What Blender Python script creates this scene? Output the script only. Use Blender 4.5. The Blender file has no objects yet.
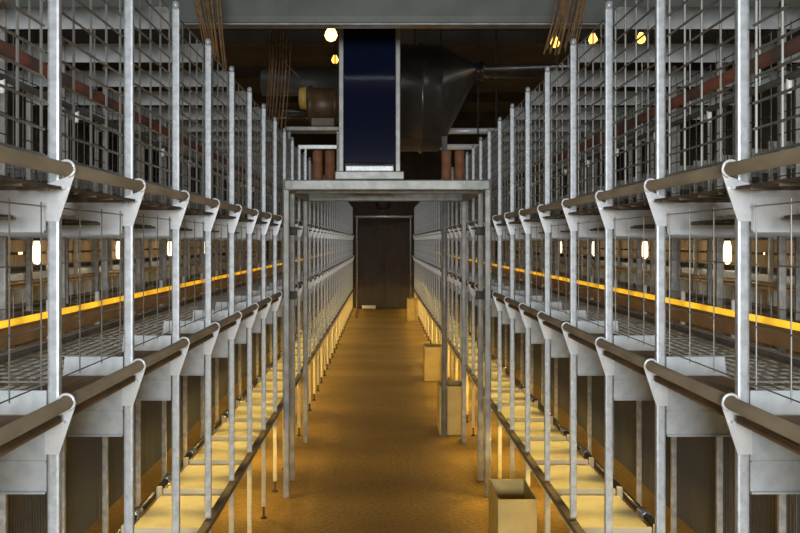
import bpy, bmesh, math, random
from mathutils import Vector, Matrix
random.seed(7)
S = bpy.context.scene
C = S.collection
PI = math.pi

# ------------------------------------------------------------------ camera
H = 1.75                                   # eye height above the litter floor
cd = bpy.data.cameras.new('camera'); cam = bpy.data.objects.new('camera', cd); C.objects.link(cam)
cam.location = (0, 0, H); cam.rotation_euler = (PI/2, 0, 0)
cd.sensor_width = 36; cd.lens = 40.05; cd.shift_x = 0.0225; cd.shift_y = -0.0306
cd.clip_start = 0.05
S.camera = cam
# ------------------------------------------------------------------ world and lights
w = bpy.data.worlds.new('world'); S.world = w; w.use_nodes = True
w.node_tree.nodes['Background'].inputs[0].default_value = (0.9, 0.95, 1, 1)
w.node_tree.nodes['Background'].inputs[1].default_value = 0.03
S.view_settings.view_transform = 'Standard'; S.view_settings.look = 'None'
S.view_settings.exposure = 0.0; S.view_settings.gamma = 1.0; S.view_settings.use_curve_mapping = False

def area(name, loc, aim, sx, sy, power, col):
    d = bpy.data.lights.new(name, 'AREA'); d.shape = 'RECTANGLE'; d.size = sx; d.size_y = sy
    d.energy = power; d.color = col
    o = bpy.data.objects.new(name, d); C.objects.link(o); o.location = loc
    o.rotation_euler = (Vector(aim)-Vector(loc)).to_track_quat('-Z', 'Y').to_euler()
    return o
def point(name, loc, power, col, r=0.04):
    d = bpy.data.lights.new(name, 'POINT'); d.energy = power; d.color = col; d.shadow_soft_size = r
    o = bpy.data.objects.new(name, d); C.objects.link(o); o.location = loc
    return o
def spot(name, loc, power, col, deg):
    d = bpy.data.lights.new(name, 'SPOT'); d.energy = power; d.color = col; d.spot_size = math.radians(deg); d.spot_blend = 0.6; d.shadow_soft_size = 0.04
    o = bpy.data.objects.new(name, d); C.objects.link(o); o.location = loc
    return o
COOL = (0.93, 0.97, 1.0); WARM = (1.0, 0.68, 0.18)
area('camera_side_fill', (0.0, -4.6, 2.05), (0, 8, 1.6), 2.4, 1.0, 480, COOL)         # unseen cool flood added behind the camera to light the row fronts
for yy in (3.0, 8.0, 13.0, 18.0):                                                  # house lights over the three aisles, above the frame
    for xx, pw in ((-2.65, 9), (2.7, 9)):
        area('aisle_light', (xx, yy, 4.2), (xx, yy, 0), 0.3, 2.4, pw, COOL)
for yy in (12.0, 16.0, 20.0):
    area('aisle_light', (0, yy, 4.25), (0, yy, 0), 0.25, 1.6, 14, COOL)
for k in range(19):                                                                # low warm lights without fixtures, added under the rows and in the side aisles
    yy = 2.6 + 1.2*k
    for sx in (-1, 1):
        point('amber_fill', (sx*1.0, yy-0.28, 0.38), 3.0 if k < 3 else 5.5, WARM)
        point('amber_fill', (sx*2.35, yy, 0.30), 4.0, WARM)
        spot('tray_fill_spot', (sx*0.95, yy, 1.15), 17, WARM, 58)  # unseen downward spots added to brighten the cream trays
        spot('tray_fill_spot', (sx*0.95, yy+0.6, 1.15), 17, WARM, 58)

# ------------------------------------------------------------------ materials
def mat(name, col, rough=0.5, metal=0.0, var=0.0, scale=20, col2=None, emit=None, es=0, stretch=(1, 1, 1), bump=0.0, detail=4, spec=0.5, coat=0.0):
    m = bpy.data.materials.new(name); m.use_nodes = True
    nt = m.node_tree; b = nt.nodes['Principled BSDF']
    b.inputs['Base Color'].default_value = (*col, 1); b.inputs['Roughness'].default_value = rough
    b.inputs['Metallic'].default_value = metal; b.inputs['Specular IOR Level'].default_value = spec
    b.inputs['Coat Weight'].default_value = coat
    if emit:
        b.inputs['Emission Color'].default_value = (*emit, 1); b.inputs['Emission Strength'].default_value = es
    if var or col2:
        tc = nt.nodes.new('ShaderNodeTexCoord'); mp = nt.nodes.new('ShaderNodeMapping'); mp.inputs['Scale'].default_value = stretch
        n = nt.nodes.new('ShaderNodeTexNoise'); n.inputs['Scale'].default_value = scale; n.inputs['Detail'].default_value = detail
        nt.links.new(tc.outputs['Object'], mp.inputs['Vector']); nt.links.new(mp.outputs['Vector'], n.inputs['Vector'])
        r = nt.nodes.new('ShaderNodeValToRGB')
        c2 = col2 or tuple(max(0, c*(1-var)) for c in col)
        c1 = col if col2 else tuple(min(1, c*(1+var)) for c in col)
        r.color_ramp.elements[0].position = 0.36; r.color_ramp.elements[0].color = (*c2, 1)
        r.color_ramp.elements[1].position = 0.64; r.color_ramp.elements[1].color = (*c1, 1)
        nt.links.new(n.outputs['Fac'], r.inputs['Fac']); nt.links.new(r.outputs['Color'], b.inputs['Base Color'])
        if bump:
            bp = nt.nodes.new('ShaderNodeBump'); bp.inputs['Strength'].default_value = bump; bp.inputs['Distance'].default_value = 0.01
            nt.links.new(n.outputs['Fac'], bp.inputs['Height']); nt.links.new(bp.outputs['Normal'], b.inputs['Normal'])
    return m
M = {}
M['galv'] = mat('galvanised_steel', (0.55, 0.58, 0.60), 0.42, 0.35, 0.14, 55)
M['post_dull'] = mat('shade_dimmed_steel', (0.36, 0.35, 0.32), 0.6, 0.2, 0.2, 30)  # inner posts: the shade inside the row is put into a darker steel
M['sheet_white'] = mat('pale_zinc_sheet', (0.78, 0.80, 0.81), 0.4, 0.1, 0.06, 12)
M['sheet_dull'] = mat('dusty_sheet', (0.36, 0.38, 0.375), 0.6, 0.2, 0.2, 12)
M['plate'] = mat('galvanised_sheet', (0.57, 0.61, 0.63), 0.42, 0.2, 0.10, 28)
M['bright'] = mat('zinc_bracket', (0.80, 0.82, 0.83), 0.35, 0.25, 0.06, 40)
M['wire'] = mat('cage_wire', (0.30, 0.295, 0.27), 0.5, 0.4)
M['wire_dark'] = mat('dark_wire', (0.10, 0.095, 0.085), 0.7, 0.2)  # darker wire for middle grids, rod panels, bearers and outer rack grids
M['wire_zinc'] = mat('zinc_wire', (0.62, 0.63, 0.62), 0.4, 0.4)
M['perch'] = mat('brown_perch_tube', (0.20, 0.155, 0.10), 0.34, 0.15, 0.18, 14, stretch=(1, .3, 1))
M['board'] = mat('dusty_brown_belt', (0.30, 0.20, 0.11), 0.75, 0, 0.25, 12, stretch=(3, .5, 1))
M['slat'] = mat('dirty_slats', (0.13, 0.105, 0.075), 0.7, 0, 0.3, 16)
M['nest'] = mat('tan_nest_front', (0.45, 0.35, 0.23), 0.8, 0, 0.2, 3)
M['rail'] = mat('grimy_steel_rail', (0.16, 0.13, 0.10), 0.6, 0.3, 0.2, 18)
M['leg'] = mat('warm_tinted_leg_steel', (0.66, 0.58, 0.38), 0.5, 0.0, 0.08, 30)  # warm lamplight on the legs is mixed into this cream tone
M['screw'] = mat('dark_screw', (0.06, 0.045, 0.03), 0.6, 0.4)
M['tray'] = mat('cream_plastic', (0.78, 0.73, 0.52), 0.55, 0, 0.08, 9)
M['rust'] = mat('red_brown_pipe', (0.17, 0.05, 0.028), 0.55, 0, 0, 7, col2=(0.05, 0.032, 0.026))
M['dark_pipe'] = mat('dark_steel_pipe', (0.10, 0.095, 0.085), 0.35, 0.6, 0.2, 12)
M['chrome'] = mat('bright_coupling', (0.8, 0.8, 0.8), 0.22, 0.8)
M['white'] = mat('white_plastic', (0.8, 0.8, 0.78), 0.4)
M['trough'] = mat('tan_feed_trough', (0.36, 0.24, 0.13), 0.6, 0, 0.15, 8)
M['amber'] = mat('amber_light_tube', (0.9, 0.55, 0.05), 0.4, emit=(1.0, 0.46, 0.01), es=0.85)
M['gantry'] = mat('dull_grey_steel', (0.29, 0.29, 0.27), 0.42, 0.3, 0.2, 14)
M['duct'] = mat('grey_duct_paint', (0.10, 0.105, 0.095), 0.5, 0.1, 0.15, 5)
M['navy'] = mat('glossy_navy_panel', (0.006, 0.0085, 0.028), 0.08, 0.0, spec=0.4)
M['black'] = mat('black_duct', (0.09, 0.086, 0.076), 0.27, 0.6, 0.2, 6)
M['motor'] = mat('brown_motor', (0.10, 0.065, 0.035), 0.45, 0.3, 0.2, 14)
M['yellow'] = mat('yellow_cap', (0.55, 0.36, 0.08), 0.5)
M['drum'] = mat('red_brown_drum', (0.30, 0.13, 0.06), 0.6, 0, 0.2, 12)
M['rope'] = mat('brown_cord', (0.22, 0.125, 0.055), 0.9, 0, 0.3, 30)
M['carton'] = mat('tan_card', (0.58, 0.43, 0.15), 0.7, 0, 0.1, 8)
M['carton_in'] = mat('brown_card_inside', (0.30, 0.19, 0.08), 0.8, 0, 0.15, 9)
M['bulb'] = mat('warm_bulb', (1, .8, .5), 0.3, emit=(1.0, 0.62, 0.18), es=5)
M['bulb_orange'] = mat('orange_bulb', (1, .6, .2), 0.3, emit=(1.0, 0.48, 0.08), es=3.5)
M['jar'] = mat('glowing_jar_glass', (1, .85, .6), 0.3, emit=(1.0, 0.74, 0.42), es=2.6)
M['socket'] = mat('black_socket', (0.03, 0.03, 0.03), 0.5)
M['door'] = mat('dark_brown_door', (0.06, 0.044, 0.033), 0.6, 0, 0.15, 4, stretch=(3, 1, .5))
M['wall'] = mat('dim_brown_wall', (0.07, 0.054, 0.042), 0.85, 0, 0.2, 2.5)
M['side_wall'] = mat('grey_side_wall', (0.20, 0.17, 0.13), 0.85, 0, 0.2, 2)
M['ceil'] = mat('dark_ceiling', (0.06, 0.05, 0.042), 0.9, 0, 0.2, 2)

def tube_pattern():
    nt = M['amber'].node_tree; b = nt.nodes['Principled BSDF']
    tc = nt.nodes.new('ShaderNodeTexCoord'); mp = nt.nodes.new('ShaderNodeMapping'); mp.inputs['Scale'].default_value = (0, 1, 0)
    n = nt.nodes.new('ShaderNodeTexNoise'); n.inputs['Scale'].default_value = 7; n.inputs['Detail'].default_value = 3
    r = nt.nodes.new('ShaderNodeMapRange'); r.inputs['From Min'].default_value = 0.35; r.inputs['From Max'].default_value = 0.62
    r.inputs['To Min'].default_value = 0.35; r.inputs['To Max'].default_value = 1.0
    nt.links.new(tc.outputs['Object'], mp.inputs['Vector']); nt.links.new(mp.outputs['Vector'], n.inputs['Vector'])
    nt.links.new(n.outputs['Fac'], r.inputs['Value']); nt.links.new(r.outputs['Result'], b.inputs['Emission Strength'])
tube_pattern()
def floor_material():
    m = bpy.data.materials.new('litter_floor'); m.use_nodes = True
    nt = m.node_tree; b = nt.nodes['Principled BSDF']; b.inputs['Roughness'].default_value = 0.85
    b.inputs['Specular IOR Level'].default_value = 0.25
    tc = nt.nodes.new('ShaderNodeTexCoord')
    def noise(scale, st, det):
        mp = nt.nodes.new('ShaderNodeMapping'); mp.inputs['Scale'].default_value = st
        n = nt.nodes.new('ShaderNodeTexNoise'); n.inputs['Scale'].default_value = scale; n.inputs['Detail'].default_value = det
        nt.links.new(tc.outputs['Object'], mp.inputs['Vector']); nt.links.new(mp.outputs['Vector'], n.inputs['Vector'])
        return n.outputs['Fac']
    big, fine = noise(1.1, (0.6, 1.2, 1), 3), noise(38, (1, 1, 1), 6)
    def ramp(f, a, bb, p0=.35, p1=.68):
        r = nt.nodes.new('ShaderNodeValToRGB'); r.color_ramp.elements[0].position = p0; r.color_ramp.elements[1].position = p1
        r.color_ramp.elements[0].color = (*a, 1); r.color_ramp.elements[1].color = (*bb, 1)
        nt.links.new(f, r.inputs['Fac']); return r.outputs['Color']
    mx = nt.nodes.new('ShaderNodeMix'); mx.data_type = 'RGBA'; mx.blend_type = 'MULTIPLY'; mx.inputs['Factor'].default_value = 0.8
    nt.links.new(ramp(big, (0.29, 0.185, 0.058), (0.41, 0.265, 0.082)), mx.inputs['A'])
    nt.links.new(ramp(fine, (0.62, 0.58, 0.5), (1, 1, 1)), mx.inputs['B'])
    nt.links.new(mx.outputs['Result'], b.inputs['Base Color'])
    bp = nt.nodes.new('ShaderNodeBump'); bp.inputs['Strength'].default_value = 0.5; bp.inputs['Distance'].default_value = 0.01
    nt.links.new(fine, bp.inputs['Height']); nt.links.new(bp.outputs['Normal'], b.inputs['Normal'])
    return m
M['floor'] = floor_material()

# ------------------------------------------------------------------ helpers
class MB:
    """collects shapes into one mesh"""
    def __init__(s): s.b = bmesh.new()
    def box(s, x0, x1, y0, y1, z0, z1, bev=0):
        x0, x1 = min(x0, x1), max(x0, x1)
        r = bmesh.ops.create_cube(s.b, size=1)
        for v in r['verts']:
            v.co = Vector(((x0+x1)/2+v.co.x*(x1-x0), (y0+y1)/2+v.co.y*(y1-y0), (z0+z1)/2+v.co.z*(z1-z0)))
        if bev:
            es = list({e for v in r['verts'] for e in v.link_edges})
            bmesh.ops.bevel(s.b, geom=es, offset=bev, segments=2, affect='EDGES', profile=0.6)
        return s
    def rod(s, a, b, r, n=8, r2=None, caps=True):
        a, b = Vector(a), Vector(b); d = b-a
        if r2 is None: r2 = r
        q = d.to_track_quat('Z', 'Y').to_matrix()
        ring = []
        for p, rr in ((a, r), (b, r2)):
            ring.append([s.b.verts.new(p+q@Vector((rr*math.cos(2*PI*i/n+PI/n), rr*math.sin(2*PI*i/n+PI/n), 0))) for i in range(n)])
        for i in range(n):
            j = (i+1) % n
            f = s.b.faces.new((ring[0][i], ring[0][j], ring[1][j], ring[1][i])); f.smooth = n > 5
        if caps:
            s.b.faces.new(ring[0][::-1]); s.b.faces.new(ring[1])
        return s
    def path(s, pts, r, n=8):
        pts = [Vector(p) for p in pts]; rings = []
        for i, p in enumerate(pts):
            t = (pts[min(i+1, len(pts)-1)]-pts[max(i-1, 0)]).normalized()
            q = t.to_track_quat('Z', 'Y').to_matrix()
            rr = r[i] if isinstance(r, (list, tuple)) else r
            rings.append([s.b.verts.new(p+q@Vector((rr*math.cos(2*PI*k/n), rr*math.sin(2*PI*k/n), 0))) for k in range(n)])
        for a, b in zip(rings, rings[1:]):
            for k in range(n):
                f = s.b.faces.new((a[k], a[(k+1) % n], b[(k+1) % n], b[k])); f.smooth = True
        s.b.faces.new(rings[0][::-1]); s.b.faces.new(rings[-1])
        return s
    def lathe(s, prof, c=(0, 0, 0), axis='Z', n=20):
        rings = []
        for r, h in prof:
            rg = []
            for k in range(n):
                u, v = r*math.cos(2*PI*k/n), r*math.sin(2*PI*k/n)
                p = {'Z': (u, v, h), 'X': (h, u, v), 'Y': (v, h, u)}[axis]
                rg.append(s.b.verts.new(Vector(p)+Vector(c)))
            rings.append(rg)
        for a, b in zip(rings, rings[1:]):
            for k in range(n):
                f = s.b.faces.new((a[k], a[(k+1) % n], b[(k+1) % n], b[k])); f.smooth = True
        s.b.faces.new(rings[0][::-1]); s.b.faces.new(rings[-1])
        return s
    def prism(s, poly, y0, y1):
        """poly in (x, z), extruded along y"""
        a = [s.b.verts.new((x, y0, z)) for x, z in poly]; b = [s.b.verts.new((x, y1, z)) for x, z in poly]
        n = len(poly)
        s.b.faces.new(a); s.b.faces.new(b[::-1])
        for i in range(n):
            j = (i+1) % n; s.b.faces.new((a[i], b[i], b[j], a[j]))
        return s
    def mesh(s, name, m):
        bmesh.ops.recalc_face_normals(s.b, faces=s.b.faces)
        me = bpy.data.meshes.new(name); s.b.to_mesh(me); s.b.free(); me.materials.append(m)
        return me
def link(name, me, parent=None, loc=(0, 0, 0)):
    o = bpy.data.objects.new(name, me); C.objects.link(o); o.location = loc
    if parent: o.parent = parent
    return o
def part(name, mb, m, parent=None, loc=(0, 0, 0)):
    return link(name, mb.mesh(name, m), parent, loc)
def tag(o, label, cat, group=None, kind=None):
    o['label'] = label; o['category'] = cat
    if group: o['group'] = group
    if kind: o['kind'] = kind
    return o
def thing(name, label, cat, loc=(0, 0, 0), group=None):
    o = bpy.data.objects.new(name, None); C.objects.link(o); o.location = loc; o.empty_display_size = 0.1
    return tag(o, label, cat, group)
def struct(name, mb, m):
    o = part(name, mb, m); o['kind'] = 'structure'; return o
def copy_tree(o, parent=None):
    c = o.copy(); C.objects.link(c)
    if parent: c.parent = parent
    for ch in list(o.children): copy_tree(ch, c)
    return c
ORD = ['first', 'second', 'third', 'fourth', 'fifth', 'sixth', 'seventh', 'eighth', 'ninth', 'tenth', 'eleventh', 'twelfth', 'thirteenth',
       'fourteenth', 'fifteenth', 'sixteenth', 'seventeenth', 'eighteenth', 'nineteenth', 'twentieth']
def ordinal(i):
    if i < 20: return ORD[i]
    if i == 29: return 'thirtieth'
    return ('twenty-' if i < 29 else 'thirty-')+ORD[(i+1) % 10-1]

# ------------------------------------------------------------------ the house itself
YB, YE, XW, ZC = -6.0, 23.5, 6.6, 4.6
struct('floor', MB().box(-XW, XW, YB, YE, -0.1, 0), M['floor'])
struct('ceiling', MB().box(-XW, XW, YB, YE, ZC, ZC+0.1), M['ceil'])
struct('wall_left', MB().box(-XW-0.1, -XW, YB, YE, 0, ZC), M['side_wall'])
struct('wall_right', MB().box(XW, XW+0.1, YB, YE, 0, ZC), M['side_wall'])
struct('wall_back', MB().box(-XW-0.1, XW+0.1, YE, YE+0.1, -0.1, ZC+0.1), M['wall'])
struct('wall_front', MB().box(-XW-0.1, XW+0.1, YB-0.1, YB, -0.1, ZC+0.1), M['wall'])
for i in range(9):
    struct('trim_%d' % (i+1), MB().box(-XW, XW, 2+2.5*i, 2.16+2.5*i, ZC-0.18, ZC), M['ceil'])   # ceiling joists
door = bpy.data.objects.new('door_1', None); C.objects.link(door); door.location = (0.07, YE, 0); door['kind'] = 'structure'
part('door_leaf', MB().box(-0.70, -0.006, -0.05, 0, 0.02, 2.2), M['door'], door)
part('door_leaf', MB().box(0.006, 0.70, -0.05, 0, 0.02, 2.2), M['door'], door)
part('door_frame', MB().box(-0.78, -0.70, -0.07, 0, 0, 2.28).box(0.70, 0.78, -0.07, 0, 0, 2.28).box(-0.70, 0.70, -0.07, 0, 2.2, 2.28), M['wall'], door)
part('door_handle', MB().box(-0.06, -0.02, -0.1, -0.05, 1.0, 1.18, 0.008), M['socket'], door)

# ------------------------------------------------------------------ cage rows
ZF = 2.61 - H                      # row top, relative to the eye
def build_section(s, X0, root):
    """one 0.6 m bay; s = -1 left, +1 right; u runs outward from the aisle-side post. Heights below are world z."""
    U = lambda u: s*u
    def bx(mb, u0, u1, y0, y1, z0, z1, bev=0): return mb.box(U(u0), U(u1), y0, y1, z0, z1, bev)
    # posts: rolled channel with a round bolt on top
    def post(u, zb):
        mb = MB(); bx(mb, u-0.0140, u+0.0140, -0.011, 0.011, zb, 2.60, 0.006)
        mb.lathe([(0.012, 2.598), (0.014, 2.61), (0.012, 2.622), (0.004, 2.628)], (U(u), -0.004, 0), n=10)
        for z in (0.95, 1.02, 1.09, 1.16, 1.23):
            mb.lathe([(0.004, -0.0135), (0.004, -0.0105)], (U(u-0.004), 0, z), 'Y', 8)
        return mb
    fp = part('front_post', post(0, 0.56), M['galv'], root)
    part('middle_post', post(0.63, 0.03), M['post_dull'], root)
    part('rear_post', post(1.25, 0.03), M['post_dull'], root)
    # perch brackets: folded gusset with a hook round the perch
    for zc, drop in ((1.915, 0.118), (1.385, 0.118)):
        mb = MB()
        poly = [(U(-0.052), zc-0.010), (U(-0.016), zc-drop), (U(0.017), zc-drop), (U(0.017), zc-0.035), (U(-0.03), zc-0.018)]
        mb.prism(poly, -0.017, -0.013)
        bx(mb, -0.034, 0.024, -0.034, -0.013, zc-0.045, zc-0.040)
        hook = [(U(-0.034+0.019*math.cos(t)), -0.022, zc+0.001+0.019*math.sin(t)) for t in [PI*k/10 for k in range(0, 15)]]
        mb.path(hook, 0.0035, 6)
        part('perch_bracket', mb, M['bright'], fp)
    # transverse sheets
    mb = MB(); bx(mb, 0.02, 1.23, -0.003, 0.003, 2.525, 2.605); bx(mb, 0.02, 1.23, -0.003, 0.02, 2.600, 2.605)
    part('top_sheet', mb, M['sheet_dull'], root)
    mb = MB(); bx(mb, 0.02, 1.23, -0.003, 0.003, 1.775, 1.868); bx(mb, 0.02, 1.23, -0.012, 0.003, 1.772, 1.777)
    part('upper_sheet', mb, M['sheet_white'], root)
    mb = MB(); mb.prism([(U(0.018), 1.178), (U(1.23), 1.178), (U(1.23), 1.32), (U(0.20), 1.32), (U(0.19), 1.41), (U(0.018), 1.41)], -0.003, 0.003); bx(mb, 0.018, 1.23, -0.008, 0.0, 1.246, 1.250); bx(mb, 0.018, 1.23, -0.012, 0.003, 1.175, 1.180)
    mb.lathe([(0.006, -0.006), (0.006, -0.002)], (U(0.045), 0, 1.285), 'Y', 8)
    part('lower_sheet', mb, M['plate'], root)
    # front grids
    r = 0.0034
    mb = MB()
    for y in (0.03, 0.16, 0.29, 0.42, 0.55): mb.rod((U(0.012), y, 1.93), (U(0.012), y, 2.59), r, 5)
    for k in range(12): mb.rod((U(0.008), 0.02, 1.945+0.058*k), (U(0.008), 0.555, 1.945+0.058*k), r, 5)
    part('upper_front_grid', mb, M['wire'], root)
    mb = MB()
    for y in (0.03, 0.205, 0.38, 0.55): mb.rod((U(0.012), y, 1.42), (U(0.012), y, 1.84), 0.0018, 5)
    for z in (1.43, 1.56, 1.70, 1.83): mb.rod((U(0.008), 0.02, z), (U(0.008), 0.555, z), 0.0018, 5)
    part('lower_front_grid', mb, M['wire'], root)
    # middle grids
    mb = MB()
    for k in range(7): mb.rod((U(0.60), 0.02+0.088*k, 1.9), (U(0.60), 0.02+0.088*k, 2.52), 0.0025, 4)
    for k in range(9): mb.rod((U(0.597), 0.02, 1.91+0.075*k), (U(0.597), 0.555, 1.91+0.075*k), 0.0025, 4)
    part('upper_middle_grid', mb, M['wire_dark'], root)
    mb = MB()
    for k in range(7): mb.rod((U(0.60), 0.02+0.088*k, 1.34), (U(0.60), 0.02+0.088*k, 1.55), 0.002, 4)
    for k in range(3): mb.rod((U(0.597), 0.02, 1.35+0.08*k), (U(0.597), 0.555, 1.35+0.08*k), 0.002, 4)
    part('lower_middle_grid', mb, M['wire'], root)
    mb = MB()
    for k in range(21): mb.rod((U(0.665), -0.025+0.0285*k, 0.37), (U(0.665), -0.025+0.0285*k, 1.17), 0.0055, 4)
    for z in (0.375, 0.64, 0.905, 1.165): mb.rod((U(0.672), -0.035, z), (U(0.672), 0.555, z), 0.006, 4)
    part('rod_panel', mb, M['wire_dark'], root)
    # tier floors: brown strip behind the perch, wire floor further in
    for z in (1.868, 1.350):
        mb = MB()
        if z > 1.6:
            for q in range(5): bx(mb, -0.030+0.042*q, 0.0+0.042*q, 0.024, 0.556, z+0.003*q, z+0.003*q+0.007)
            for q in range(4): bx(mb, -0.030, 0.17, 0.06+0.14*q, 0.068+0.14*q, z-0.006, z)
            part('tier_slats', mb, M['slat'], root)
        else:
            bx(mb, -0.030, 0.17, 0.024, 0.556, z, z+0.010); bx(mb, -0.030, -0.022, 0.024, 0.556, z-0.006, z+0.010)
            part('tier_board', mb, M['board'], root)
        mb = MB(); zw = z-0.03 if z > 1.6 else z
        for k in range(11): mb.rod((U(0.17+0.042*k), 0.02, zw-0.014), (U(0.17+0.042*k), 0.555, zw-0.014), 0.0026, 4)
        for k in range(7): mb.rod((U(0.10), 0.02+0.085*k, zw-0.018), (U(0.62), 0.02+0.085*k, zw-0.018), 0.0038, 4)
        part('wire_floor', mb, M['bright'] if z > 1.6 else M['wire'], root)  # upper wires get a brighter material, their glints put into the colour
        if z > 1.6:
            mb = MB()
            for u in (0.08, 0.22, 0.36, 0.50): mb.rod((U(u), 0.005, z-0.062), (U(u), 0.555, z-0.062), 0.0045, 5)
            for y in (0.15, 0.42): mb.rod((U(0.03), y, z-0.068), (U(0.6), y, z-0.068), 0.004, 5)
            part('floor_bearer', mb, M['wire_dark'], root)
        mb = MB(); bx(mb, 0.68, 1.30, 0.024, 0.556, z-0.01, z+0.012)
        part('rear_tier_board', mb, M['board'], root)
    # base: rail, cream tray, legs on screw feet
    mb = MB(); bx(mb, -0.018, 0.018, -0.041, 0.558, 0.52, 0.548, 0.004); part('base_rail', mb, M['rail'], root)
    mb = MB(); bx(mb, 0.022, 0.345, 0.02, 0.555, 0.445, 0.50, 0.008); bx(mb, 0.022, 0.345, 0.02, 0.032, 0.45, 0.512)
    part('floor_tray', mb, M['tray'], root)
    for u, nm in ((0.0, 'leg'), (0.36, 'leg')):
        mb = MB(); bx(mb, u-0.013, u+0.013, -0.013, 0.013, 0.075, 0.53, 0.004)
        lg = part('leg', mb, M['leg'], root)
        mb = MB().lathe([(0.02, 0.0), (0.02, 0.008), (0.007, 0.012), (0.007, 0.08)], (U(u), 0, 0), n=10)
        part('screw_foot', mb, M['screw'], lg)
    part('lit_post_rod', MB().rod((U(0.575), 0.30, 1.345), (U(0.575), 0.30, 1.52), 0.011, 8), M['white'], root)  # white rod stands in for the light on the rear posts
    # hangers for the pipes
    mb = MB().rod((U(0.30), 0.01, 2.20), (U(0.30), 0.01, 2.53), 0.003, 5); part('pipe_hanger', mb, M['wire'], root)
    return root

NS, Y0, DY = 36, 2.04-0.6, 0.6
PLANE = {-1: -0.75, 1: 0.825}
for s, side in ((-1, 'left'), (1, 'right')):
    proto = None
    for k in range(NS):
        nm = ordinal(k)
        if k == 0: lab = 'galvanized cage section cut off by the %s picture edge, first of the %s row' % (side, side)
        elif k < 8: lab = 'galvanized cage section of the %s row in front of the gantry, %s from the camera' % (side, nm)
        else: lab = 'galvanized cage section of the %s row running to the dark door, %s from the camera' % (side, nm)
        if proto is None:
            o = thing('cage_section', lab, 'cage section', (PLANE[s], Y0, 0), 'cage sections of the %s row' % side)
            proto = build_section(s, PLANE[s], o)
        else:
            o = copy_tree(proto); o['label'] = lab
        o.location = (PLANE[s], Y0+DY*k, 0)
    X = lambda u: PLANE[s]+s*u
    YA, YZ = 1.30, Y0+DY*NS-0.05
    g = 'perch tubes of the cage rows'
    for z, t in ((1.915, 'upper'), (1.385, 'lower')):
        tag(part('perch_tube', MB().rod((X(-0.034), YA, z), (X(-0.034), YZ, z), 0.0155, 16), M['perch']),
            'brown perch tube along the aisle side of the %s row, %s tier' % (side, t), 'perch', g)
        tag(part('perch_tube', MB().rod((X(1.30), YA, z), (X(1.30), YZ, z), 0.018, 10), M['perch']),
            'brown perch tube on the far side of the %s row, %s tier' % (side, t), 'perch', g)
    tag(part('feed_pipe', MB().rod((X(0.30), YA, 2.285), (X(0.30), YZ, 2.285), 0.021, 12), M['rust']),
        'red-brown pipe hanging high inside the upper cages of the %s row' % side, 'pipe', 'red-brown pipes')
    dl = thing('drinker_line', 'thin dark drinker line with white nipples inside the upper cages of the %s row' % side, 'drinker line', (X(0.30), 0, 0), 'drinker lines')
    part('pipe', MB().rod((0, YA, 2.205), (0, YZ, 2.205), 0.010, 8), M['dark_pipe'], dl)
    nip = None
    for k in range(14):
        if nip is None:
            nip = MB().lathe([(0.003, -0.03), (0.007, -0.028), (0.009, -0.01), (0.009, 0.012), (0.004, 0.02)], n=8).mesh('nipple', M['white'])
        link('nipple', nip, dl, (0, Y0+0.42+0.6*k, 2.19))
    tag(part('light_tube', MB().rod((X(0.40), YA, 1.50), (X(0.40), YZ, 1.50), 0.0115, 10), M['amber']),
        'glowing amber light tube running through the lower cages of the %s row' % side, 'light tube', 'amber light tubes')
    mb = MB()
    prof = [(0.0, 0.06), (0.02, 0.0), (0.08, 0.0), (0.10, 0.06), (0.096, 0.06), (0.077, 0.005), (0.023, 0.005), (0.004, 0.06)]
    mb.prism([(s*x, z) for x, z in prof], YA, YZ)
    tag(part('feed_trough', mb, M['trough'], None, (X(0.46), 0, 1.405)), 'tan feed trough below the amber tube inside the %s row' % side, 'feed trough', 'feed troughs')
    for u, z, rr, mm, wd in ((0.47, 1.372, 0.011, 'dark_pipe', 'dark'), (0.55, 1.362, 0.010, 'chrome', 'shiny')):
        tag(part('water_pipe', MB().rod((X(u), YA, z), (X(u), YZ, z), rr, 8), M[mm]),
            '%s thin water pipe under the feed trough of the %s row' % (wd, side), 'pipe', 'water pipes')
    dp = thing('auger_pipe', 'dark pipe with shiny couplings behind the cream trays of the %s row' % side, 'pipe', (X(0.393), 0, 0.485), 'auger pipes')
    part('pipe', MB().rod((0, YA, 0), (0, YZ, 0), 0.017, 12), M['dark_pipe'], dp)
    cm = MB().lathe([(0.018, -0.045), (0.025, -0.04), (0.025, 0.04), (0.018, 0.045)], axis='Y', n=12).mesh('coupling', M['chrome'])
    for k in range(16): link('coupling', cm, dp, (0, Y0+0.3+0.6*k, 0))

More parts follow.
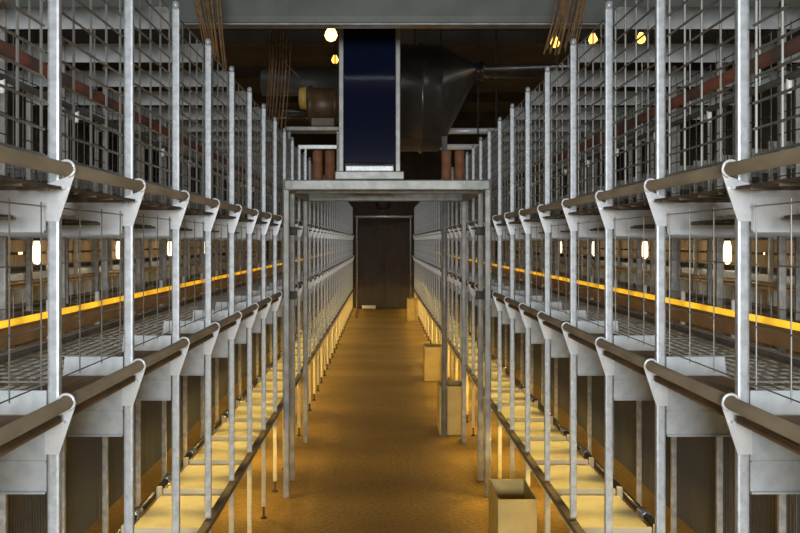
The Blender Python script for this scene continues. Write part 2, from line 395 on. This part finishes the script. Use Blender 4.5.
# rows beyond the neighbouring aisles
def build_rack(s, root):
    for k in range(4):
        for u in (0.0, 1.2):
            part('post', MB().box(s*u-0.018, s*u+0.018, 0.6*k-0.018, 0.6*k+0.018, 0, 2.6, 0.005), M['gantry'], root)
    for z0, z1 in ((2.52, 2.6), (1.77, 1.87), (1.18, 1.40)):
        for k in range(4):
            mb = MB().box(s*0.02, s*1.18, 0.6*k-0.003, 0.6*k+0.003, z0, z1)
            part('cross_sheet', mb, M['plate'], root)
    for z in (1.87, 1.35, 0.50):
        part('tier_board', MB().box(s*-0.04, s*1.24, -0.25, 2.12, z, z+0.02), M['board'], root)
    mb = MB()
    for q in range(8):
        mb.box(s*0.03, s*0.045, -0.27+0.3*q, 0.022+0.3*q, 1.66, 1.77, 0.006).box(s*0.03, s*0.045, -0.27+0.3*q, 0.022+0.3*q, 1.53, 1.64, 0.006)
    part('nest_front', mb, M['nest'], root)
    part('lower_apron', MB().box(s*0.03, s*0.04, -0.27, 2.10, 1.38, 1.47), M['plate'], root)
    for z in (1.93, 1.40):
        part('perch', MB().rod((s*-0.05, -0.3, z), (s*-0.05, 2.098, z), 0.018, 8), M['perch'], root)
    mb = MB()
    for k in range(21): mb.rod((s*0.015, -0.25+0.115*k, 1.92), (s*0.015, -0.25+0.115*k, 2.55), 0.0025, 4)
    for k in range(9): mb.rod((s*0.012, -0.28, 1.95+0.072*k), (s*0.012, 2.08, 1.95+0.072*k), 0.0025, 4)
    part('front_grid', mb, M['wire_dark'], root)
    return root
for s, side in ((-1, 'left'), (1, 'right')):
    proto = None
    for k in range(9):
        lab = 'outer cage rack seen through the %s row beyond its aisle, %s from the near end' % (side, ordinal(k))
        if proto is None:
            o = thing('cage_rack', lab, 'cage rack', (0, 0, 0), 'outer cage racks'); proto = build_rack(s, o)
        else:
            o = copy_tree(proto); o['label'] = lab
        o.location = (PLANE[s]+s*2.45, 2.1+2.4*k, 0)

# ------------------------------------------------------------------ jar lamps in the side aisles
def jar_lamp(loc, label, sc=1.0):
    t = thing('jar_lamp', label, 'lamp', loc, 'glowing jar lamps in the side aisles'); t.scale = (sc,)*3
    part('globe', MB().lathe([(0.012, -0.085), (0.024, -0.075), (0.030, -0.05), (0.030, 0.04), (0.022, 0.08), (0.018, 0.09)], n=16), M['jar'], t)
    l = point('jar_light', (0, 0, 0), 5.0, (1.0, 0.78, 0.5), 0.03); l.parent = t; l.location = (0, 0, -0.14)
    part('lamp_socket', MB().lathe([(0.02, 0.088), (0.024, 0.095), (0.024, 0.14), (0.01, 0.155)], n=12), M['socket'], t)
    part('cable', MB().rod((0, 0, 0.15), (0, 0, (ZC-loc[2])/sc), 0.004, 6), M['socket'], t)
for s, side in ((-1, 'left'), (1, 'right')):
    for k in range(4):
        jar_lamp((s*2.6, 6.7+2.1*k, 1.67), 'glowing jar lamp hanging in the %s side aisle, %s from the camera' % (side, ORD[k]))
jar_lamp((-4.55, 11.2, 1.60), 'small glowing jar lamp far out past the left outer racks', 0.85)
jar_lamp((4.62, 10.8, 1.62), 'small glowing jar lamp far out past the right outer racks', 0.85)

# ------------------------------------------------------------------ gantry across the aisle
GL, GR = -0.655, 0.724
ga = thing('gantry', 'grey steel gantry on six legs straddling the aisle', 'gantry', (0, 6.1, 0))
for y, xl, xr in ((0.0, GL, GR), (0.44, GL-0.005, GR), (1.66, GL-0.012, GR-0.01)):
    for x in (xl, xr):
        lg = part('leg', MB().box(x-0.020, x+0.020, y-0.020, y+0.020, 0.0, 2.18, 0.006), M['gantry'], ga)
        if y > 0.3 and y < 1:
            for z in (1.83, 1.36): part('clamp', MB().box(x-0.034, x+0.034, y-0.035, y+0.03, z-0.03, z+0.03, 0.006), M['socket'], lg)
    part('cross_beam', MB().box(xl-0.012, xr+0.012, y-0.03, y+0.03, 2.105, 2.175, 0.008), M['gantry'], ga)
for x in (GL, GR-0.003):
    part('side_beam', MB().box(x-0.022, x+0.022, 0.03, 1.64, 2.105, 2.165, 0.006), M['gantry'], ga)
part('deck_plate', MB().box(-0.32, 0.15, -0.05, 0.62, 2.176, 2.232, 0.006), M['gantry'], ga)
# far small gantry near the door
fg = thing('pipe_frame', 'thin pipe frame across the aisle in front of the dark door', 'frame', (0, 20.5, 0))
for x in (-0.58, 0.66): part('upright', MB().rod((x, 0, 0), (x, 0, 2.36), 0.022, 8), M['gantry'], fg)
part('cross_bar', MB().rod((-0.62, 0, 2.33), (0.70, 0, 2.33), 0.024, 8), M['galv'], fg)
tag(part('steel_pole', MB().rod((0.562, 8.02, 0), (0.562, 8.02, 2.7), 0.026, 14), M['gantry']), 'round grey pole standing in front of the tan bin past the gantry', 'pole')

# blue shaft standing on the gantry deck
bs = thing('ventilation_shaft', 'glossy navy blue shaft with silver edges standing on the gantry deck', 'shaft', (-0.085, 6.12, 2.232))
part('blue_panel', MB().box(-0.178, 0.178, -0.02, 0.30, 0.06, 1.40, 0.004), M['navy'], bs)
for x in (-0.194, 0.194): part('edge_rail', MB().box(x-0.016, x+0.016, -0.04, 0.31, 0.0, 1.40, 0.004), M['gantry'], bs)
part('base_lip', MB().box(-0.165, 0.165, -0.05, 0.30, 0.0, 0.04, 0.006), M['galv'], bs)

# grey main duct overhead
md = thing('main_duct', 'wide grey duct crossing the house overhead at the top of the picture', 'duct', (0, 5.3, 0))
part('duct_body', MB().box(-3.2, 3.2, -0.06, 0.06, 3.035, 3.50, 0.045), M['duct'], md)
part('bottom_flange', MB().box(-3.2, 3.2, -0.075, 0.03, 3.027, 3.037, 0.003), M['gantry'], md)
for x in (-2.6, -1.4, 1.5, 2.7): part('hanger_strap', MB().box(x-0.015, x+0.015, -0.005, 0.005, 3.49, ZC-0.0), M['gantry'], md)

# black duct with an eccentric reducer, right of the blue shaft
bd = thing('black_duct', 'big black round duct tapering into a thin pipe right of the blue shaft', 'duct', (0, 8.3, 0))
P = lambda x, y, Y=8.3: ((x-382)*Y/890, H-(y-242)*Y/890)
mb = MB(); prof = [(372, 96, 54), (419, 96, 54), (420, 96, 56), (422, 96, 56), (423, 96, 54), (438, 96, 54), (441, 95, 53), (476, 69, 9), (480, 68, 8), (482, 68, 10), (485, 68, 10), (487, 68, 7), (575, 68, 7)]
rings = []
for px, py, r in prof:
    x, z = P(px, py); r = r*8.3/890
    rings.append([mb.b.verts.new((x, 0.15+r*math.cos(2*PI*k/32), z+r*math.sin(2*PI*k/32))) for k in range(32)])
for a, b in zip(rings, rings[1:]):
    for k in range(32):
        f = mb.b.faces.new((a[k], a[(k+1) % 32], b[(k+1) % 32], b[k])); f.smooth = True
mb.b.faces.new(rings[0]); mb.b.faces.new(rings[-1])
part('duct_body', mb, M['black'], bd)
for px in (395, 560):
    x, z = P(px, 60); part('hanger_strap', MB().box(x-0.012, x+0.012, 0.144, 0.156, z+(0.42 if px < 450 else 0.0), ZC), M['socket'], bd)
def xpipe(name, px0, px1, py, Y, rp, m, label, cat='pipe', hang=True, group=None):
    x0, z = P(px0, py, Y); x1, _ = P(px1, py, Y); r = rp*Y/890
    t = thing(name, label, cat, (0, Y, z), group)
    part('pipe', MB().rod((x0, 0, 0), (x1, 0, 0), r, 16), m, t)
    for f in (0.12, 0.88):
        x = x0+(x1-x0)*f; part('hanger_rod', MB().rod((x, 0, r*0.8), (x, 0, ZC-z), 0.008, 6), M['socket'], t)
    return t
xpipe('steel_pipe', 432, 505, 131, 9.4, 3.0, M['bright'], 'bright horizontal steel pipe right of the black duct')
xpipe('dark_duct_pipe', 262, 345, 83, 9.2, 13, M['duct'], 'dark grey horizontal duct left of the blue shaft', 'duct')
xpipe('dark_duct_pipe', 268, 352, 113, 9.9, 6, M['black'], 'thin black pipe behind the brown motor', 'pipe')
xpipe('cross_rail', 405, 488, 147, 9.3, 2.9, M['white'], 'pale horizontal rail just under the black duct', 'rail')
# motor frame standing on the rear of the gantry
mf = thing('motor_rack', 'pale steel frame on the gantry carrying the motor left of the shaft', 'frame', (0, 7.80, 2.181))
hx = lambda px: (px-382)*7.74/890
hz = lambda py: H-(py-242)*7.74/890-2.175
for px in (288.5, 338): part('upright', MB().box(hx(px)-0.016, hx(px)+0.016, -0.02, 0.02, 0, hz(128), 0.004), M['gantry'], mf)
part('top_rail', MB().box(hx(286), hx(341), -0.12, 0.12, hz(132), hz(128), 0.004), M['gantry'], mf)
part('middle_rail', MB().box(hx(298), hx(338), -0.02, 0.02, hz(149), hz(145), 0.003), M['bright'], mf)
for px in (299, 305): part('stay', MB().box(hx(px)-0.008, hx(px)+0.008, -0.01, 0.01, 0, hz(149)), M['galv'], mf)
mo = thing('motor', 'brown drive motor with a yellow end cap left of the blue shaft', 'motor', (0, 7.74, hz(128)+2.181))
zc = hz(106)-hz(128)
part('motor_body', MB().lathe([(0.06, hx(307)), (0.165, hx(309)), (0.17, hx(312)), (0.15, hx(314)), (0.15, hx(334)), (0.165, hx(336)), (0.10, hx(340))], (0, 0, zc), 'X', 24), M['motor'], mo)
part('end_cap', MB().lathe([(0.05, hx(299)), (0.09, hx(300)), (0.105, hx(307))], (0, 0, zc+0.06), 'X', 20), M['yellow'], mo)
part('foot', MB().box(hx(312), hx(335), -0.1, 0.1, 0, zc-0.12, 0.005), M['motor'], mo)
for px, lab in ((318, 'red-brown drum on the gantry left of the blue shaft, left one of the pair'), (330, 'red-brown drum on the gantry left of the blue shaft, next to its edge'),
                (446, 'red-brown drum on the gantry under the black duct, left one of the pair'), (459, 'red-brown drum on the gantry under the black duct, right one of the pair')):
    tag(part('drum', MB().lathe([(0.042, 0), (0.045, 0.01), (0.043, 0.12), (0.039, 0.13), (0.043, 0.14), (0.043, 0.24), (0.039, 0.25), (0.043, 0.26), (0.043, 0.355), (0.036, 0.365)], n=20), M['drum'], None, (hx(px), 7.70, 2.176)),
        lab, 'drum', 'red-brown drums on the gantry')
# ------------------------------------------------------------------ hanging bulbs
def bulb(px, py, Y, label, m, r=0.05):
    x, z = P(px, py, Y); t = thing('hanging_bulb', label, 'bulb', (x, Y, z), 'warm bulbs under the roof')
    part('glass', MB().lathe([(r*.2, -r), (r*.7, -r*.75), (r, -r*.1), (r*.85, r*.45), (r*.45, r*1.2), (r*.4, r*1.4)], n=16), m, t)
    part('lamp_socket', MB().lathe([(r*.4, r*1.35), (r*.55, r*1.45), (r*.5, r*2.3), (r*.2, r*2.5)], n=12), M['socket'], t)
    part('cable', MB().rod((0, 0, r*2.4), (0, 0, ZC-z), 0.004, 6), M['socket'], t)
bulb(331, 35, 7.2, 'round warm bulb just left of the top of the blue shaft', M['bulb'], 0.052)
bulb(335, 60, 10.5, 'dimmer orange bulb below the round one left of the blue shaft', M['bulb_orange'], 0.042)
bulb(555, 43, 8.0, 'orange bulb under the right end of the grey duct, leftmost of three', M['bulb_orange'], 0.042)
bulb(593, 40, 8.0, 'orange bulb over the right row, middle of three', M['bulb_orange'], 0.042)
bulb(641, 39, 8.0, 'orange bulb over the right row, rightmost of three', M['bulb_orange'], 0.042)
# ------------------------------------------------------------------ brown hanging cords
def cords(name, label, Y, strands):
    t = thing(name, label, 'cords', (0, Y, 0), 'bundles of brown hanging cords')
    for pts in strands:
        q = [P(a, b, Y) for a, b in pts]
        dy = random.uniform(-0.06, 0.06)
        fine = []
        for i in range(len(q)-1):
            p0, p1, p2, p3 = q[max(i-1, 0)], q[i], q[i+1], q[min(i+2, len(q)-1)]
            for j in range(6):
                u = j/6
                fine.append(tuple(0.5*(2*p1[c]+(p2[c]-p0[c])*u+(2*p0[c]-5*p1[c]+4*p2[c]-p3[c])*u*u+(3*p1[c]-p0[c]-3*p2[c]+p3[c])*u**3) for c in (0, 1)))
        fine.append(q[-1])
        part('cord', MB().path([(x, dy, z) for x, z in fine], random.uniform(0.003, 0.006), 6), M['rope'], t)
def fan(x0, x1, ytop, ends, n, bow):
    out = []
    for i in range(n):
        f = i/(n-1); xt = x0+(x1-x0)*f+random.uniform(-2, 2)
        xe, ye = ends[0][0]+(ends[1][0]-ends[0][0])*f, ends[0][1]+(ends[1][1]-ends[0][1])*f
        out.append([(xt, ytop), (xt+(xe-xt)*.25+bow, ytop+(ye-ytop)*.4), (xt+(xe-xt)*.6+bow*.8, ytop+(ye-ytop)*.7), (xe+random.uniform(-2, 2), ye+random.uniform(-5, 5))])
    return out
cords('cord_bundle', 'brown cords hanging over the left row beside the grey duct', 4.95, fan(190, 222, -60, ((204, 42), (228, 74)), 16, -2))
cords('cord_bundle', 'brown cords hanging behind the left end of the grey duct', 7.3, fan(268, 286, -40, ((262, 150), (280, 165)), 13, 4) + [[(271, 30), (279, 48), (283, 60), (300, 78)]])
cords('cord_bundle', 'brown cords hanging over the right row beside the grey duct', 4.95, fan(562, 588, -60, ((546, 55), (578, 44)), 16, 3))
# ------------------------------------------------------------------ tan bins along the right row
def bin_(loc, label, wd, dp, ht):
    t = thing('cardboard_bin', label, 'bin', loc, 'tan open bins along the right row')
    th = 0.006
    x0, x1 = -wd/2, wd/2
    part('front_panel', MB().box(x0, x1, 0, th, 0, ht, 0.002), M['carton'], t)
    part('rear_panel', MB().box(x0, x1, dp-th, dp, 0, ht, 0.002), M['carton'], t)
    part('side_panel', MB().box(x0, x0+th, th, dp-th, 0, ht+0.004, 0.002), M['carton'], t)
    part('side_panel', MB().box(x1-th, x1, th, dp-th, 0, ht+0.004, 0.002), M['carton'], t)
    part('bottom', MB().box(x0+th, x1-th, th, dp-th, 0, 0.02), M['carton_in'], t)
    part('front_flap', MB().box(x0+0.015, x1-0.015, -0.004, 0, ht-0.07, ht-0.004, 0.001), M['carton'], t)
bin_((0.697, 4.58, 0), 'tan open cardboard bin by the right row, nearest the camera', 0.20, 0.40, 0.425)
bin_((0.632, 8.08, 0), 'tan open bin behind the round pole just past the gantry', 0.22, 0.36, 0.44)
bin_((0.645, 11.2, 0), 'tan open bin beside the right row, midway between pole and door', 0.22, 0.36, 0.43)
bin_((0.672, 19.6, 0), 'tan open bin farthest down the aisle near the dark door', 0.24, 0.4, 0.50)
# door end odds
wp = MB().rod((-0.52, 23.2, 0.05), (-0.16, 23.2, 0.05), 0.05, 14)
tag(part('white_tube', wp, M['white']), 'short white tube lying on the floor by the dark door', 'tube')
wl = thing('wall_lamp', 'dark oval lamp on the end wall above the door', 'lamp', (0.03, YE, 2.78))
part('shade', MB().lathe([(0.21, 0.0), (0.20, -0.05), (0.14, -0.09), (0.04, -0.11)], axis='Y', n=24), M['socket'], wl)
part('bracket', MB().box(-0.03, 0.03, -0.04, 0, -0.22, -0.1), M['gantry'], wl)
